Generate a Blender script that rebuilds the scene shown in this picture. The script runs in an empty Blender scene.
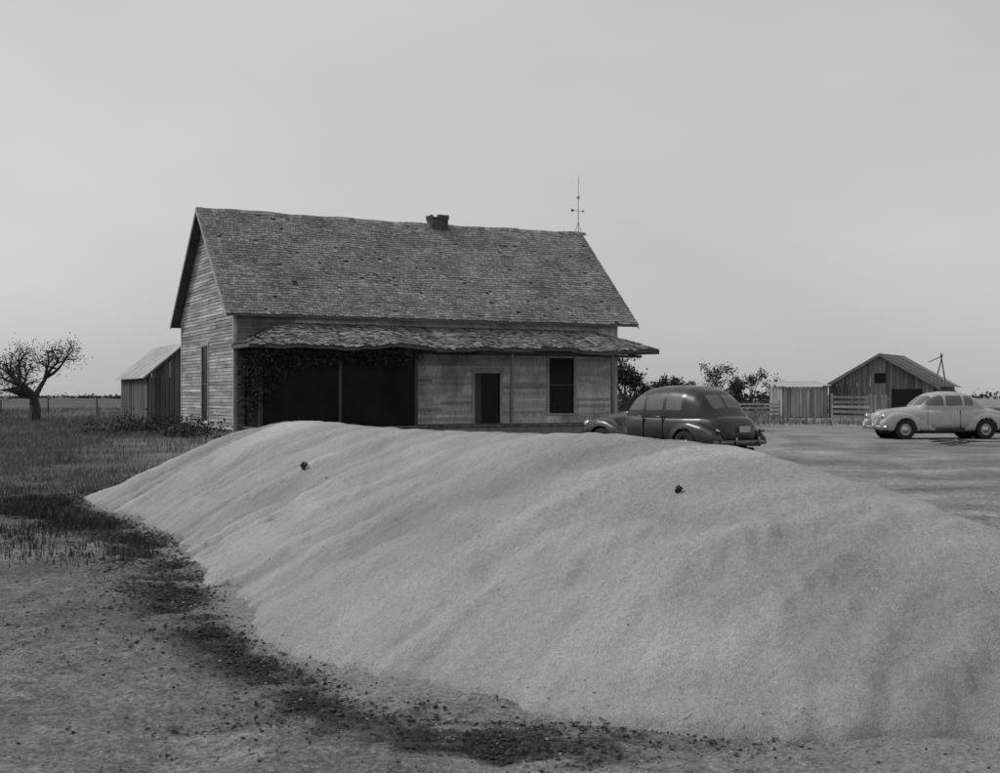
import bpy, math, random
import numpy as np
from mathutils import Vector, Matrix
random.seed(7); rng=np.random.default_rng(7)
scene=bpy.context.scene
F=1250.0; EYE=1.5; HZ=395.0

# ---------------------------------------------------------------- noise
def vnoise(x,y,seed=0):
    x=np.asarray(x,float); y=np.asarray(y,float)
    xi=np.floor(x).astype(np.int64); yi=np.floor(y).astype(np.int64)
    fx=x-xi; fy=y-yi; fx=fx*fx*(3-2*fx); fy=fy*fy*(3-2*fy)
    def h(a,b):
        n=(a*374761393+b*668265263+seed*1442695)&0x7fffffff
        n=((n^(n>>13))*1274126177)&0x7fffffff
        return ((n^(n>>16))&0xffff)/65535.0
    return (h(xi,yi)*(1-fx)+h(xi+1,yi)*fx)*(1-fy)+(h(xi,yi+1)*(1-fx)+h(xi+1,yi+1)*fx)*fy
def fbm(x,y,seed=0,o=4):
    s=0;a=.5;t=0
    for i in range(o):
        s=s+a*vnoise(x*2**i,y*2**i,seed+i*17); t+=a; a*=.5
    return s/t

# ---------------------------------------------------------------- materials
def gray(name,base,var=.25,scale=3.0,rough=.9,bump=.0,bscale=40.,tint=0.,spec=.2,stretch=(1,1,1),metal=0.,fine=0.,fscale=80.,coat=0.):
    m=bpy.data.materials.new(name); m.use_nodes=True
    nt=m.node_tree; N=nt.nodes; L=nt.links
    b=N['Principled BSDF']
    b.inputs['Roughness'].default_value=rough
    b.inputs['Metallic'].default_value=metal
    b.inputs['Specular IOR Level'].default_value=spec
    b.inputs['Coat Weight'].default_value=coat
    tc=N.new('ShaderNodeTexCoord'); mp=N.new('ShaderNodeMapping'); mp.inputs['Scale'].default_value=stretch
    L.new(tc.outputs['Object'],mp.inputs['Vector'])
    def noise(sc,det=6):
        n=N.new('ShaderNodeTexNoise'); n.inputs['Scale'].default_value=sc; n.inputs['Detail'].default_value=det; n.inputs['Roughness'].default_value=.65
        L.new(mp.outputs['Vector'],n.inputs['Vector']); return n
    def rangemap(src,a,bb,lo=.25,hi=.75):
        r=N.new('ShaderNodeMapRange'); r.inputs['From Min'].default_value=lo; r.inputs['From Max'].default_value=hi
        r.inputs['To Min'].default_value=a; r.inputs['To Max'].default_value=bb
        L.new(src,r.inputs['Value']); return r.outputs['Result']
    def mul(a,bb):
        q=N.new('ShaderNodeMath'); q.operation='MULTIPLY'; L.new(a,q.inputs[0])
        if isinstance(bb,float): q.inputs[1].default_value=bb
        else: L.new(bb,q.inputs[1])
        return q.outputs[0]
    v=rangemap(noise(scale).outputs['Fac'],base*(1-var),base*(1+var))
    if fine>0: v=mul(v,rangemap(noise(fscale,3).outputs['Fac'],1-fine,1+fine))
    if tint>0:
        at=N.new('ShaderNodeAttribute'); at.attribute_name='tint'
        v=mul(v,rangemap(at.outputs['Fac'],1-tint,1+tint,0,1))
    L.new(v,b.inputs['Base Color'])
    if bump>0:
        bn=N.new('ShaderNodeBump'); bn.inputs['Strength'].default_value=bump; bn.inputs['Distance'].default_value=.02
        L.new(noise(bscale).outputs['Fac'],bn.inputs['Height']); L.new(bn.outputs['Normal'],b.inputs['Normal'])
    return m,dict(N=N,L=L,b=b,noise=noise,rangemap=rangemap,mul=mul,v=v,mp=mp)
M={}
M['shingle']=gray('weathered_shingle',.235,.42,.8,tint=.42,fine=.35,fscale=22)[0]
M['porchsh']=gray('porch_shingle',.24,.6,1.0,tint=.65,fine=.35,fscale=25)[0]
M['underlay']=gray('roof_underlay',.06,.2)[0]
M['clap']=gray('old_white_clapboard',.34,.5,1.1,tint=.38,fine=.35,fscale=14,stretch=(.5,.5,3))[0]
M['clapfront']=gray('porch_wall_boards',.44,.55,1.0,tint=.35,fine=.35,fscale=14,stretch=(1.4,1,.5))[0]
M['clapdark']=gray('shade_toned_clapboard',.18,.4,1.5,tint=.45,fine=.3,fscale=14)[0]  # darker board colour carries the shade on the front strip
M['trim']=gray('old_trim',.37,.35,3,fine=.25)[0]
M['wood']=gray('gray_wood',.13,.35,2,tint=.45,fine=.3,fscale=20,stretch=(2,2,.4))[0]
M['postdk']=gray('dark_post',.05,.35,2,tint=.3)[0]  # post wood darkened in colour to sink into the porch shade
M['woodlt']=gray('pale_wood',.30,.35,2,tint=.35,fine=.3,fscale=20,stretch=(2,2,.4))[0]
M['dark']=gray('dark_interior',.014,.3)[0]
M['bayshade']=gray('porch_shade_black',.014,.5,1.0,spec=.05)[0]  # near-black colour stands in for the deep shade inside the porch
M['glassd']=gray('dark_glass',.014,.2,rough=.35,spec=.15)[0]
M['brick']=gray('sooty_brick',.09,.4,6,tint=.3)[0]
M['tin']=gray('tin_roof',.38,.3,1.5,rough=.7,fine=.2,tint=.15)[0]
M['leaf']=gray('foliage',.05,.3,2,tint=.6)[0]
M['leafd']=gray('vine_foliage',.03,.3,2,tint=.6)[0]
M['bark']=gray('bark',.06,.3,8)[0]
M['grass']=gray('dry_grass',.16,.4,.3,tint=.5)[0]
M['weed']=gray('dark_weed',.055,.3,.3,tint=.6)[0]
M['clod']=gray('soil_clod',.05,.5,8,tint=.7)[0]
M['grainbit']=gray('grain_bits',.34,.2,8,tint=.3)[0]
M['iron']=gray('iron',.08,.2)[0]
M['chrome']=gray('chrome',.5,.1,rough=.28,metal=1.)[0]
M['oldchrome']=gray('dull_chrome',.15,.3,5,rough=.4,metal=1.)[0]
M['tire']=gray('tire',.03,.2,rough=.8)[0]
M['cardark']=gray('dark_car_paint',.016,.4,1.5,rough=.32,spec=.45,coat=.2,fine=.3,fscale=6)[0]
M['carlight']=gray('light_car_paint',.38,.12,1.5,rough=.4,spec=.4,coat=.2,fine=.12,fscale=6)[0]
M['plate']=gray('plate',.4,.2,30)[0]
M['carglass']=gray('car_glass',.09,.3,4,rough=.12,spec=.8)[0]

# pile material : fine grain
pm,P=gray('threshed_grain',.385,.15,.9,rough=.95,fine=.15,fscale=36)
N,L=P['N'],P['L']
n1=P['noise'](200,2); n2=P['noise'](8,6)
v=P['mul'](P['v'],P['rangemap'](n1.outputs['Fac'],.56,1.44,.3,.7))
at=N.new('ShaderNodeAttribute'); at.attribute_name='streak'
v=P['mul'](v,P['rangemap'](at.outputs['Fac'],.58,1.22,.28,.70))
L.new(v,P['b'].inputs['Base Color'])
b1=N.new('ShaderNodeBump'); b1.inputs['Strength'].default_value=.8; b1.inputs['Distance'].default_value=.011; L.new(n1.outputs['Fac'],b1.inputs['Height'])
b2=N.new('ShaderNodeBump'); b2.inputs['Strength'].default_value=.75; b2.inputs['Distance'].default_value=.045; L.new(n2.outputs['Fac'],b2.inputs['Height']); L.new(b1.outputs['Normal'],b2.inputs['Normal'])
L.new(b2.outputs['Normal'],P['b'].inputs['Normal'])
M['pile']=pm
# ground material
gm,P=gray('bare_earth',.225,.4,.5,rough=1.,fine=.4,fscale=9)
N,L=P['N'],P['L']
n1=P['noise'](38,6); n2=P['noise'](5,6)
v=P['mul'](P['v'],P['rangemap'](n1.outputs['Fac'],.45,1.55,.32,.68))
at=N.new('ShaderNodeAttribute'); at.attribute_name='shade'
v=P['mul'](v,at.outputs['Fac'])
at2=N.new('ShaderNodeAttribute'); at2.attribute_name='spill'
mx=N.new('ShaderNodeMix'); mx.data_type='FLOAT'
sp=N.new('ShaderNodeMath'); sp.operation='ADD'; L.new(at2.outputs['Fac'],sp.inputs[0])
L.new(P['rangemap'](P['noise'](22,5).outputs['Fac'],-.45,.45,.3,.7),sp.inputs[1])
sm=N.new('ShaderNodeMapRange'); sm.inputs['From Min'].default_value=.30; sm.inputs['From Max'].default_value=.95; L.new(sp.outputs[0],sm.inputs['Value'])
L.new(sm.outputs['Result'],mx.inputs[0]); L.new(v,mx.inputs[2]); 
g=P['rangemap'](n1.outputs['Fac'],.20,.46,.3,.7); L.new(g,mx.inputs[3])
L.new(mx.outputs[0],P['b'].inputs['Base Color'])
b1=N.new('ShaderNodeBump'); b1.inputs['Strength'].default_value=1.; b1.inputs['Distance'].default_value=.03; L.new(n1.outputs['Fac'],b1.inputs['Height'])
b2=N.new('ShaderNodeBump'); b2.inputs['Strength'].default_value=1.; b2.inputs['Distance'].default_value=.12; L.new(n2.outputs['Fac'],b2.inputs['Height']); L.new(b1.outputs['Normal'],b2.inputs['Normal'])
L.new(b2.outputs['Normal'],P['b'].inputs['Normal'])
M['ground']=gm

# ---------------------------------------------------------------- mesh helpers
def mk(name,verts,faces,mat,parent=None,tint=None,smooth=False,mats=None,midx=None,pattrs=None):
    me=bpy.data.meshes.new(name)
    me.from_pydata([tuple(map(float,v)) for v in verts] if not isinstance(verts,np.ndarray) else verts.tolist(),[],faces if not isinstance(faces,np.ndarray) else faces.tolist())
    for mm in (mats or [mat]): me.materials.append(mm)
    if midx is not None: me.polygons.foreach_set('material_index',np.asarray(midx,dtype=np.int32))
    if tint is not None:
        a=me.attributes.new('tint','FLOAT','FACE'); a.data.foreach_set('value',np.asarray(tint,dtype=np.float32))
    if pattrs:
        for k,vv in pattrs.items():
            a=me.attributes.new(k,'FLOAT','POINT'); a.data.foreach_set('value',np.asarray(vv,dtype=np.float32))
    if smooth: me.polygons.foreach_set('use_smooth',[True]*len(me.polygons))
    me.update()
    ob=bpy.data.objects.new(name,me); scene.collection.objects.link(ob)
    if parent: ob.parent=parent
    return ob
def empty(name,loc,rot=0):
    e=bpy.data.objects.new(name,None); scene.collection.objects.link(e); e.location=loc; e.rotation_euler=(0,0,rot); return e
class Acc:
    def __init__(s): s.v=[];s.f=[];s.t=[]
    def quad(s,a,b,c,d,t=None):
        n=len(s.v); s.v+= [a,b,c,d]; s.f.append((n,n+1,n+2,n+3)); s.t.append(random.random() if t is None else t)
    def poly(s,pts,t=None):
        n=len(s.v); s.v+=list(pts); s.f.append(tuple(range(n,n+len(pts)))); s.t.append(random.random() if t is None else t)
    def box(s,x0,x1,y0,y1,z0,z1,t=None,rot=None,c=None):
        t=random.random() if t is None else t; n=len(s.v)
        p=[Vector((x,y,z)) for z in (z0,z1) for y in (y0,y1) for x in (x0,x1)]
        if rot is not None:
            cc=Vector(c) if c is not None else Vector(((x0+x1)/2,(y0+y1)/2,(z0+z1)/2))
            p=[rot@(q-cc)+cc for q in p]
        s.v+=[tuple(q) for q in p]
        for f in ((0,2,3,1),(4,5,7,6),(0,1,5,4),(2,6,7,3),(0,4,6,2),(1,3,7,5)):
            s.f.append(tuple(n+i for i in f)); s.t.append(t)
    def tube(s,p0,p1,r0,r1,n=6,t=.5,cap=True):
        p0=Vector(p0);p1=Vector(p1);d=(p1-p0).normalized()
        a=d.orthogonal().normalized(); b=d.cross(a); k=len(s.v)
        for p,r in ((p0,r0),(p1,r1)):
            for i in range(n):
                w=2*math.pi*i/n; s.v.append(tuple(p+(a*math.cos(w)+b*math.sin(w))*r))
        for i in range(n):
            j=(i+1)%n; s.f.append((k+i,k+j,k+n+j,k+n+i)); s.t.append(t)
        if cap:
            s.f.append(tuple(k+n+i for i in range(n))); s.t.append(t)
            s.f.append(tuple(k+n-1-i for i in range(n))); s.t.append(t)
    def obj(s,name,mat,parent=None,smooth=False): return mk(name,s.v,s.f,mat,parent,tint=s.t,smooth=smooth)

# ---------------------------------------------------------------- grain pile height field
RP=np.array([(-5.95,18.6,-.02),(-5.1,18.3,.33),(-4.3,18.0,.72),(-3.5,17.5,1.04),(-2.86,17,1.18),(-1.8,14.9,1.17),(-.7,12.5,1.17),(.17,10.5,1.21),(.72,9.,1.25),(1.33,8.3,1.22),(1.64,7.9,1.14),(2.1,7.5,.97),(2.64,7.,.78),(3.2,6.6,.58),(3.9,6.1,.3),(4.6,5.7,0.)])
seg=np.r_[0,np.cumsum(np.hypot(np.diff(RP[:,0]),np.diff(RP[:,1])))]
S=np.linspace(0,seg[-1],240)
k=np.hanning(17);k/=k.sum()
def sm1(a): return np.convolve(np.pad(a,8,mode='reflect',reflect_type='odd'),k,'valid')
RX=sm1(np.interp(S,seg,RP[:,0]));RY=sm1(np.interp(S,seg,RP[:,1]));RH=sm1(np.interp(S,seg,RP[:,2]))
KS=.58
KR=np.interp(S,[0,4,9,12,20],[.62,.63,.62,.56,.54])
def pile_raw(x,y):
    sh=x.shape; x=x.ravel();y=y.ravel()
    out=np.empty(x.size);sd=np.empty(x.size);dd=np.empty(x.size)
    for a in range(0,x.size,20000):
        X=x[a:a+20000,None];Y=y[a:a+20000,None]
        d=np.hypot(X-RX,Y-RY)
        z=RH-KR*(np.sqrt(d*d+.35**2)-.35)
        i=z.argmax(1); r=np.arange(len(i))
        out[a:a+20000]=z[r,i]; sd[a:a+20000]=S[i]; dd[a:a+20000]=d[r,i]
    return out.reshape(sh),sd.reshape(sh),dd.reshape(sh)
def pile_h(x,y):
    z,s,d=pile_raw(x,y)
    sx=s+d*.45+.3*np.sin(d*1.3)
    st=fbm(sx*1.1,d*.22+3,11,4)
    st2=fbm(sx*4.5,d*.35+3,31,4)
    rp=fbm(s*1.2+7,(z+.08*np.sin(s*1.5))*7.,37,4)
    fade=np.clip(d/1.1,0,1)
    z=z+ (st-.5)*.34*fade+(st2-.5)*.12*fade+(rp-.5)*.075*fade+(fbm(x*1.1,y*1.1,5,4)-.5)*.16*np.clip(d,0.15,1)
    z=z+(fbm(x*6,y*6,9,3)-.5)*.032
    w=.065
    z=w*np.logaddexp(0,z/w)-.03-.06*fbm(x*2.5,y*2.5,23,4)*np.exp(-np.clip(z,0,9)/.08)
    z=np.where(z<0,z*5,z)
    return z,st,.65*st2+.35*rp
gx=np.arange(-8.2,6.4,.04);gy=np.arange(2.6,21.6,.042)
GX,GY=np.meshgrid(gx,gy)
Z,ST,ST2=pile_h(GX,GY)
nx=len(gx);ny=len(gy)
V=np.stack([GX,GY,Z],-1).reshape(-1,3)
idx=np.arange(nx*ny).reshape(ny,nx)
Fc=np.stack([idx[:-1,:-1],idx[:-1,1:],idx[1:,1:],idx[1:,:-1]],-1).reshape(-1,4)
keep=(V[:,2][Fc].max(1)>-.13)
Fc=Fc[keep]; used=np.unique(Fc); rem=-np.ones(len(V),int); rem[used]=np.arange(len(used))
mk('grain_pile',V[used],rem[Fc],M['pile'],smooth=True,pattrs={'streak':(.5*ST+.5*ST2).ravel()[used]})

# ---------------------------------------------------------------- ground: single sheet
def coords(a,b,step,far,g=1.13):
    c=list(np.arange(a,b,step)); s=step; v=c[-1]
    while v<far: s*=g; v+=s; c.append(v)
    s=step; v=c[0]; pre=[]
    while v>-far: s*=g; v-=s; pre.append(v)
    return np.array(pre[::-1]+c)
cx=coords(-7,5,.05,1600,1.11);cy=coords(4.,16,.05,2500,1.11)
X,Y=np.meshgrid(cx,cy)
raw,sd,dd=pile_raw(X,Y)
near=np.exp(-np.clip(np.hypot(X,Y-8)-10,0,999)/15)
dist=-raw/KS
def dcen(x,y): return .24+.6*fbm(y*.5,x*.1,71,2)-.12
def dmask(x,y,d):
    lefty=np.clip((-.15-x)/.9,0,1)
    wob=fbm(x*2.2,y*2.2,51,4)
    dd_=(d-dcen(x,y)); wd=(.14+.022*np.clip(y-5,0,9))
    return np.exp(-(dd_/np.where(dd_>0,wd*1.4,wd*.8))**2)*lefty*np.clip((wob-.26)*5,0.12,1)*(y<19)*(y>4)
zg=(fbm(X*.35,Y*.35,41,3)-.5)*.08*near+(fbm(X*2.2,Y*2.2,43,4)-.5)*.09*near+(fbm(X*7,Y*7,47,3)-.5)*.05*near
zg=zg*(1-np.clip((raw+.12)*6,0,1))-.012
wob=fbm(X*1.2,Y*1.2,51,4)
sw=.22+.28*np.clip((X+1.2)/1.,0,1)
spill=np.where(raw<0,np.exp(-np.clip(dist,0,99)/sw)*1.05,1)+ np.where((Y<7.2)&(X>-2.2),(fbm(X*.9,Y*1.6,61,4)-.36)*1.8,0)*np.clip((X+2.2)/1.2,0,1)
spill=np.clip(spill*(.55+.9*wob)-.02,0,1.2)
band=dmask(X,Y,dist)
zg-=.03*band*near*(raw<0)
shade=1.0+0*X
grassL=1/(1+np.exp((X+.27*Y-.2+ (wob-.5)*3)/.5))*np.clip((Y-11)/5,0,1)
shade*=1-.45*grassL
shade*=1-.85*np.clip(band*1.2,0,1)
wz=np.exp(-((Y-15.5)/3.0)**2)*np.clip((-X-.29*Y+.3)/.8,0,1)*np.clip((fbm(X*.8,Y*.8,201,4)-.25)*2.5,0,1)
shade*=1-.65*wz
shade*=np.where((X>0.1*Y)&(Y>12),1.3,1.0)
shade*=.62+.76*fbm(X*.22,Y*.5,81,3)
shade*=.6+.8*fbm(X*1.7,Y*1.7,83,4)
shade*=np.where(Y>70,.9,1)
for off in (0,1.5,4.1,5.6):
    tr=np.exp(-((X-(9.5+off)-.012*(Y-22)**2*.6)/.25)**2)*(Y>12)*(Y<60); shade*=1-.28*tr*np.clip(fbm(X,Y*.3,301,3)*2-.3,0,1)
def patch(x,y): return np.clip((fbm(x*2.6,y*4.5,91,4)-.50)*8,0,1)*np.exp(-((x+.15)/1.0)**2-((y-5.5)/.5)**2)
pt=patch(X,Y)
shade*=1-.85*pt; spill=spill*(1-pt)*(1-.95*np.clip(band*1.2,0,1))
V=np.stack([X,Y,zg],-1).reshape(-1,3); ny,nx=X.shape
idx=np.arange(nx*ny).reshape(ny,nx)
Fc=np.stack([idx[:-1,:-1],idx[:-1,1:],idx[1:,1:],idx[1:,:-1]],-1).reshape(-1,4)
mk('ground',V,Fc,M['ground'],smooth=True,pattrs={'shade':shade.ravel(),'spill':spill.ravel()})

# ---------------------------------------------------------------- lumps
def lumps(name,pts,size,mat,flat=.6):
    base=np.array([(1,0,0),(0,1,0),(-1,0,0),(0,-1,0),(0,0,1),(0,0,-1)],float)
    fb=np.array([(0,1,4),(1,2,4),(2,3,4),(3,0,4),(1,0,5),(2,1,5),(3,2,5),(0,3,5)])
    n=len(pts); a=rng.uniform(0,6.28,n)
    b=base[None]*rng.uniform(.5,1.3,(n,6,1)); b=b+rng.uniform(-.25,.25,(n,6,3))
    b[:,:,2]*=flat; b[:,:,0]*=rng.uniform(.7,1.6,(n,1))
    x=b[:,:,0]*np.cos(a)[:,None]-b[:,:,1]*np.sin(a)[:,None]; y=b[:,:,0]*np.sin(a)[:,None]+b[:,:,1]*np.cos(a)[:,None]
    v=np.stack([x,y,b[:,:,2]],-1)*np.asarray(size)[:,None,None]+np.asarray(pts)[:,None,:]
    f=(fb[None]+np.arange(n)[:,None,None]*6).reshape(-1,3)
    return mk(name,v.reshape(-1,3),f,mat,tint=np.repeat(rng.random(n),8))
def gz(px,py):
    ix=np.clip(np.searchsorted(cx,px),1,len(cx)-1);iy=np.clip(np.searchsorted(cy,py),1,len(cy)-1); return zg[iy,ix]
px=rng.uniform(-8,3,420000);py=rng.uniform(4.3,19,420000)
r_,_,_=pile_raw(px,py); d_=-r_/KS
pr=dmask(px,py,d_)*.8
pr+=patch(px,py)
pr+=.004*(d_>0)+.02*(d_>0)*np.clip((fbm(px*1.1,py*1.1,401,3)-.5)*5,0,1)
sel=(rng.random(len(px))<pr)
px,py=px[sel],py[sel]; print('debris',len(px))
lumps('dirt_debris',np.stack([px,py,gz(px,py)+.002],-1),(rng.uniform(.003,.010,len(px))+rng.exponential(.0022,len(px)))*(.55+.07*py),M['clod'],.6)
px=rng.uniform(-8,4,110000);py=rng.uniform(4.3,19,110000)
r_,_,_=pile_raw(px,py); d_=-r_/KS
sel=(d_>-.1)&(rng.random(len(px))<np.exp(-np.clip(d_,0,99)/.5)*.35+.014)
px,py=px[sel],py[sel]
hz_,_,_=pile_h(px,py)
lumps('spilled_grain',np.stack([px,py,np.maximum(gz(px,py),hz_)+.002],-1),rng.uniform(.003,.009,len(px)),M['grainbit'],.6)
px=rng.uniform(-6,4,9000);py=rng.uniform(5,18.5,9000)
h_,_,_=pile_h(px,py); sel=(h_>.05)&(rng.random(9000)<.10)
lumps('chaff_specks',np.stack([px,py,h_],-1)[sel],rng.uniform(.003,.008,sel.sum()),M['clod'],.6)
def on_pile(cx_,cy_):
    t=np.linspace(4,19,4000); xx=(cx_-500)/F*t; zz=EYE+(HZ-cy_)/F*t
    h,_,_=pile_h(xx,t); i=np.argmax(h>zz); return xx[i],t[i],h[i]
for (a,b,s) in ((303,471,.040),(678,493,.024)):
    p=on_pile(a,b); print('clod',p)
    q=np.array([[p[0],p[1],p[2]+s*.4],[p[0]+s*.6,p[1],p[2]+s*.9],[p[0]-s*.5,p[1]+s*.2,p[2]+s*.6],[p[0]+s*.1,p[1]-s*.2,p[2]+s*1.2]])
    lumps('dirt_clod',q,np.array([s*1.1,s*.8,s*.7,s*.7]),M['clod'],.9)

# ---------------------------------------------------------------- farmhouse
ang=math.atan2(.447,.894)
house=empty('farmhouse',(-9.63,44.0,0),ang)
EZ=4.42; RZ=8.72; DEP=9.3; LEN=17.15; SLP=(RZ-EZ)/(DEP/2)
def sag(u): return -.06*math.sin(math.pi*max(0,min(1,u/LEN)))-.02*math.sin(u*1.7+1)-.012*math.sin(u*4.1)
def shingles(acc,und,eaveL,U,Sv,lenS,span,expo=.15,miss=.012,wob=.015,sagf=None,efull=False):
    U=Vector(U);Sv=Vector(Sv);Nn=U.cross(Sv).normalized(); O=Vector(eaveL)
    n=int(lenS/expo)+1
    def pt(u,t,h):
        p=O+U*u+Sv*t+Nn*h
        if sagf: p.z+=sagf(u)*((1-.9*min(1,t/lenS)) if efull else (.4+.6*min(1,t/lenS)))
        return tuple(p)
    for i in range(n):
        t0=i*expo-.03; t1=min(t0+expo*1.35,lenS+.02); a,b=span(min(max(t0,0),lenS)); a-=.0; u=a-random.uniform(0,.1)
        crs=random.uniform(-.12,.12)
        while u<b:
            w=random.uniform(.09,.22); u1=min(u+w,b+.02); uu=max(u,a-.02)
            if u1>uu and random.random()>miss:
                j=random.gauss(0,wob); lift=.028+abs(random.gauss(0,.006)); g=.006
                t=min(1,max(0,random.gauss(.5+crs,.2)))
                A=pt(uu+g,t0+j,lift);B=pt(u1-g,t0+j,lift+random.gauss(0,.004));C=pt(u1-g,t1,.006);D=pt(uu+g,t1,.006)
                acc.quad(A,B,C,D,t); A2=pt(uu+g,t0+j,.004);B2=pt(u1-g,t0+j,.004); acc.quad(A2,B2,B,A,t*.5)
            u+=w
    m=40; ts=np.linspace(0,lenS,7)
    for a in range(6):
        s0=span(ts[a]);s1=span(ts[a+1])
        for q in range(m):
            f0=q/m;f1=(q+1)/m
            und.quad(pt(s0[0]+(s0[1]-s0[0])*f0,ts[a],0),pt(s0[0]+(s0[1]-s0[0])*f1,ts[a],0),pt(s1[0]+(s1[1]-s1[0])*f1,ts[a+1],0),pt(s1[0]+(s1[1]-s1[0])*f0,ts[a+1],0))
sl=math.hypot(DEP/2,RZ-EZ)
acc=Acc();und=Acc()
shingles(acc,und,(0,0,EZ),(1,0,0),(0,(DEP/2)/sl,(RZ-EZ)/sl),sl,lambda t:(0,LEN),sagf=sag,wob=.02)
shingles(acc,und,(LEN,DEP,EZ),(-1,0,0),(0,-(DEP/2)/sl,(RZ-EZ)/sl),sl,lambda t:(0,LEN),sagf=lambda u:sag(LEN-u),expo=.3)
u=0
while u<LEN:
    w=.28; z=RZ+.035+sag(u); t=random.random()
    for s in (-1,1):
        acc.quad((u,DEP/2+s*.16,z-.14),(u+w-.01,DEP/2+s*.16,z-.14+random.uniform(-.01,.01)),(u+w-.01,DEP/2,z+.02),(u,DEP/2,z+.02),t)
    u+=w
acc.obj('roof_shingles',M['shingle'],house); und.obj('roof_underlay',M['underlay'],house)
a=Acc()
for s in (0,1):
    def Y_(v): return v if s==0 else DEP-v
    m=12
    for q in range(m):
        u0=LEN*q/m;u1=LEN*(q+1)/m; d=-.11
        a.quad((u0,Y_(0),EZ+d+sag(u0)*.4),(u1,Y_(0),EZ+d+sag(u1)*.4),(u1,DEP/2,RZ+d+sag(u1)),(u0,DEP/2,RZ+d+sag(u0)),.1)
        a.quad((u0,Y_(0),EZ+d+sag(u0)*.4),(u1,Y_(0),EZ+d+sag(u1)*.4),(u1,Y_(0),EZ-.004+sag(u1)*.4),(u0,Y_(0),EZ-.004+sag(u0)*.4),.3)
a.obj('soffit',M['wood'],house)
a=Acc()
for uu,th in ((-.03,.03),(LEN,.03)):
    for s in (0,1):
        y0=0 if s==0 else DEP
        lo=.17
        P0=[(y0,EZ-lo),(DEP/2,RZ-lo),(DEP/2,RZ+.0),(y0,EZ+.0)]
        k0=len(a.v)
        a.v+=[(uu,p[0],p[1]) for p in P0]+[(uu+th,p[0],p[1]) for p in P0]
        for f in ((0,1,2,3),(7,6,5,4),(0,4,5,1),(1,5,6,2),(2,6,7,3),(3,7,4,0)): a.f.append(tuple(k0+i for i in f)); a.t.append(.4)
a.obj('rake_boards',M['trim'],house)
X0=.38;X1=16.35;Y0=.4;Y1=8.9
def clap(acc,O,D,Nn,zs,span,holes,expo=.125,miss=0.):
    O=Vector(O);D=Vector(D);Nn=Vector(Nn); z=zs[0]
    while z<zs[1]:
        zt=min(z+expo+.01,zs[1]); zm=(z+zt)/2; a_,b_=span(zm)
        iv=[(a_,b_)]
        for (h0,h1,q0,q1) in holes:
            if q0<zm<q1:
                nv=[]
                for (p,q) in iv:
                    if h1<=p or h0>=q: nv.append((p,q))
                    else:
                        if h0>p: nv.append((p,h0))
                        if h1<q: nv.append((h1,q))
                iv=nv
        for (p,q) in iv:
            c=p
            while c<q-.01:
                e=min(q,c+random.uniform(1.2,4.2)); 
                if q-e<.4: e=q
                if random.random()<miss and e-c<2: c=e; continue
                t=min(1,max(0,random.gauss(.5,.25))); dz=random.gauss(0,.006)
                A=O+D*(c+.003)+Nn*.026;B=O+D*(e-.003)+Nn*.026;C=O+D*(e-.003)+Nn*.004;E=O+D*(c+.003)+Nn*.004
                acc.quad((A.x,A.y,z+dz),(B.x,B.y,z+dz+random.gauss(0,.008)),(C.x,C.y,zt),(E.x,E.y,zt),t)
                acc.quad((E.x,E.y,z+dz),(C.x,C.y,z+dz),(B.x,B.y,z+dz),(A.x,A.y,z+dz),t*.6)
                c=e
        z+=expo
def zroof(v): return EZ+SLP*min(v,DEP-v)-.13
gw=(4.2,5.25,.45,3.4)
door=(9.85,10.95,.38,2.42); win=(13.15,14.3,.75,3.05)
a=Acc()
def gspan(z):
    v=max(Y0,(z+.10-EZ)/SLP if z>EZ-.2 else Y0); return (v,DEP-v) if v<DEP/2 else (0,0)
clap(a,(X0,0,0),(0,1,0),(-1,0,0),(.25,RZ-.25),gspan,[gw],miss=.006)
clap(a,(X1,0,0),(0,1,0),(1,0,0),(.25,RZ-.25),gspan,[(3,4.2,1.,2.8)],.25)
a.obj('gable_clapboards',M['clap'],house)
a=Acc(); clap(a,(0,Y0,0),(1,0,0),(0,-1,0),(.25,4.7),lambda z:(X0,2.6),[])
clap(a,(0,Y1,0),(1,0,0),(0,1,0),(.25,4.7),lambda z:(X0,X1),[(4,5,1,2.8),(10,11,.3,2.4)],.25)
a.obj('weathered_shade_clapboards',M['clapdark'],house)  # front strip left of the porch has its shade in the colour
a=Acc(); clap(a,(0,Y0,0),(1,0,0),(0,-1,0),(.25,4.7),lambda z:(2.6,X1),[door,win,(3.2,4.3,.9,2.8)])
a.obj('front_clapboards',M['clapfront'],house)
a=Acc()
a.box(X0+.01,X1-.01,Y0+.16,Y1-.16,.0,4.5)
a.poly([(X0+.012,Y0,.0),(X0+.012,Y0+.0,zroof(Y0)),(X0+.012,DEP/2,zroof(DEP/2)),(X0+.012,Y1,zroof(Y1)),(X0+.012,Y1,.0)])
a.poly([(X1-.012,Y0,.0),(X1-.012,Y0+.0,zroof(Y0)),(X1-.012,DEP/2,zroof(DEP/2)),(X1-.012,Y1,zroof(Y1)),(X1-.012,Y1,.0)])
a.quad((X0,Y0+.06,0),(X1,Y0+.06,0),(X1,Y0+.06,4.7),(X0,Y0+.06,4.7))
a.quad((X0,Y1-.06,0),(X1,Y1-.06,0),(X1,Y1-.06,4.7),(X0,Y1-.06,4.7))
a.obj('wall_sheathing',M['dark'],house)
a=Acc()
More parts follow.
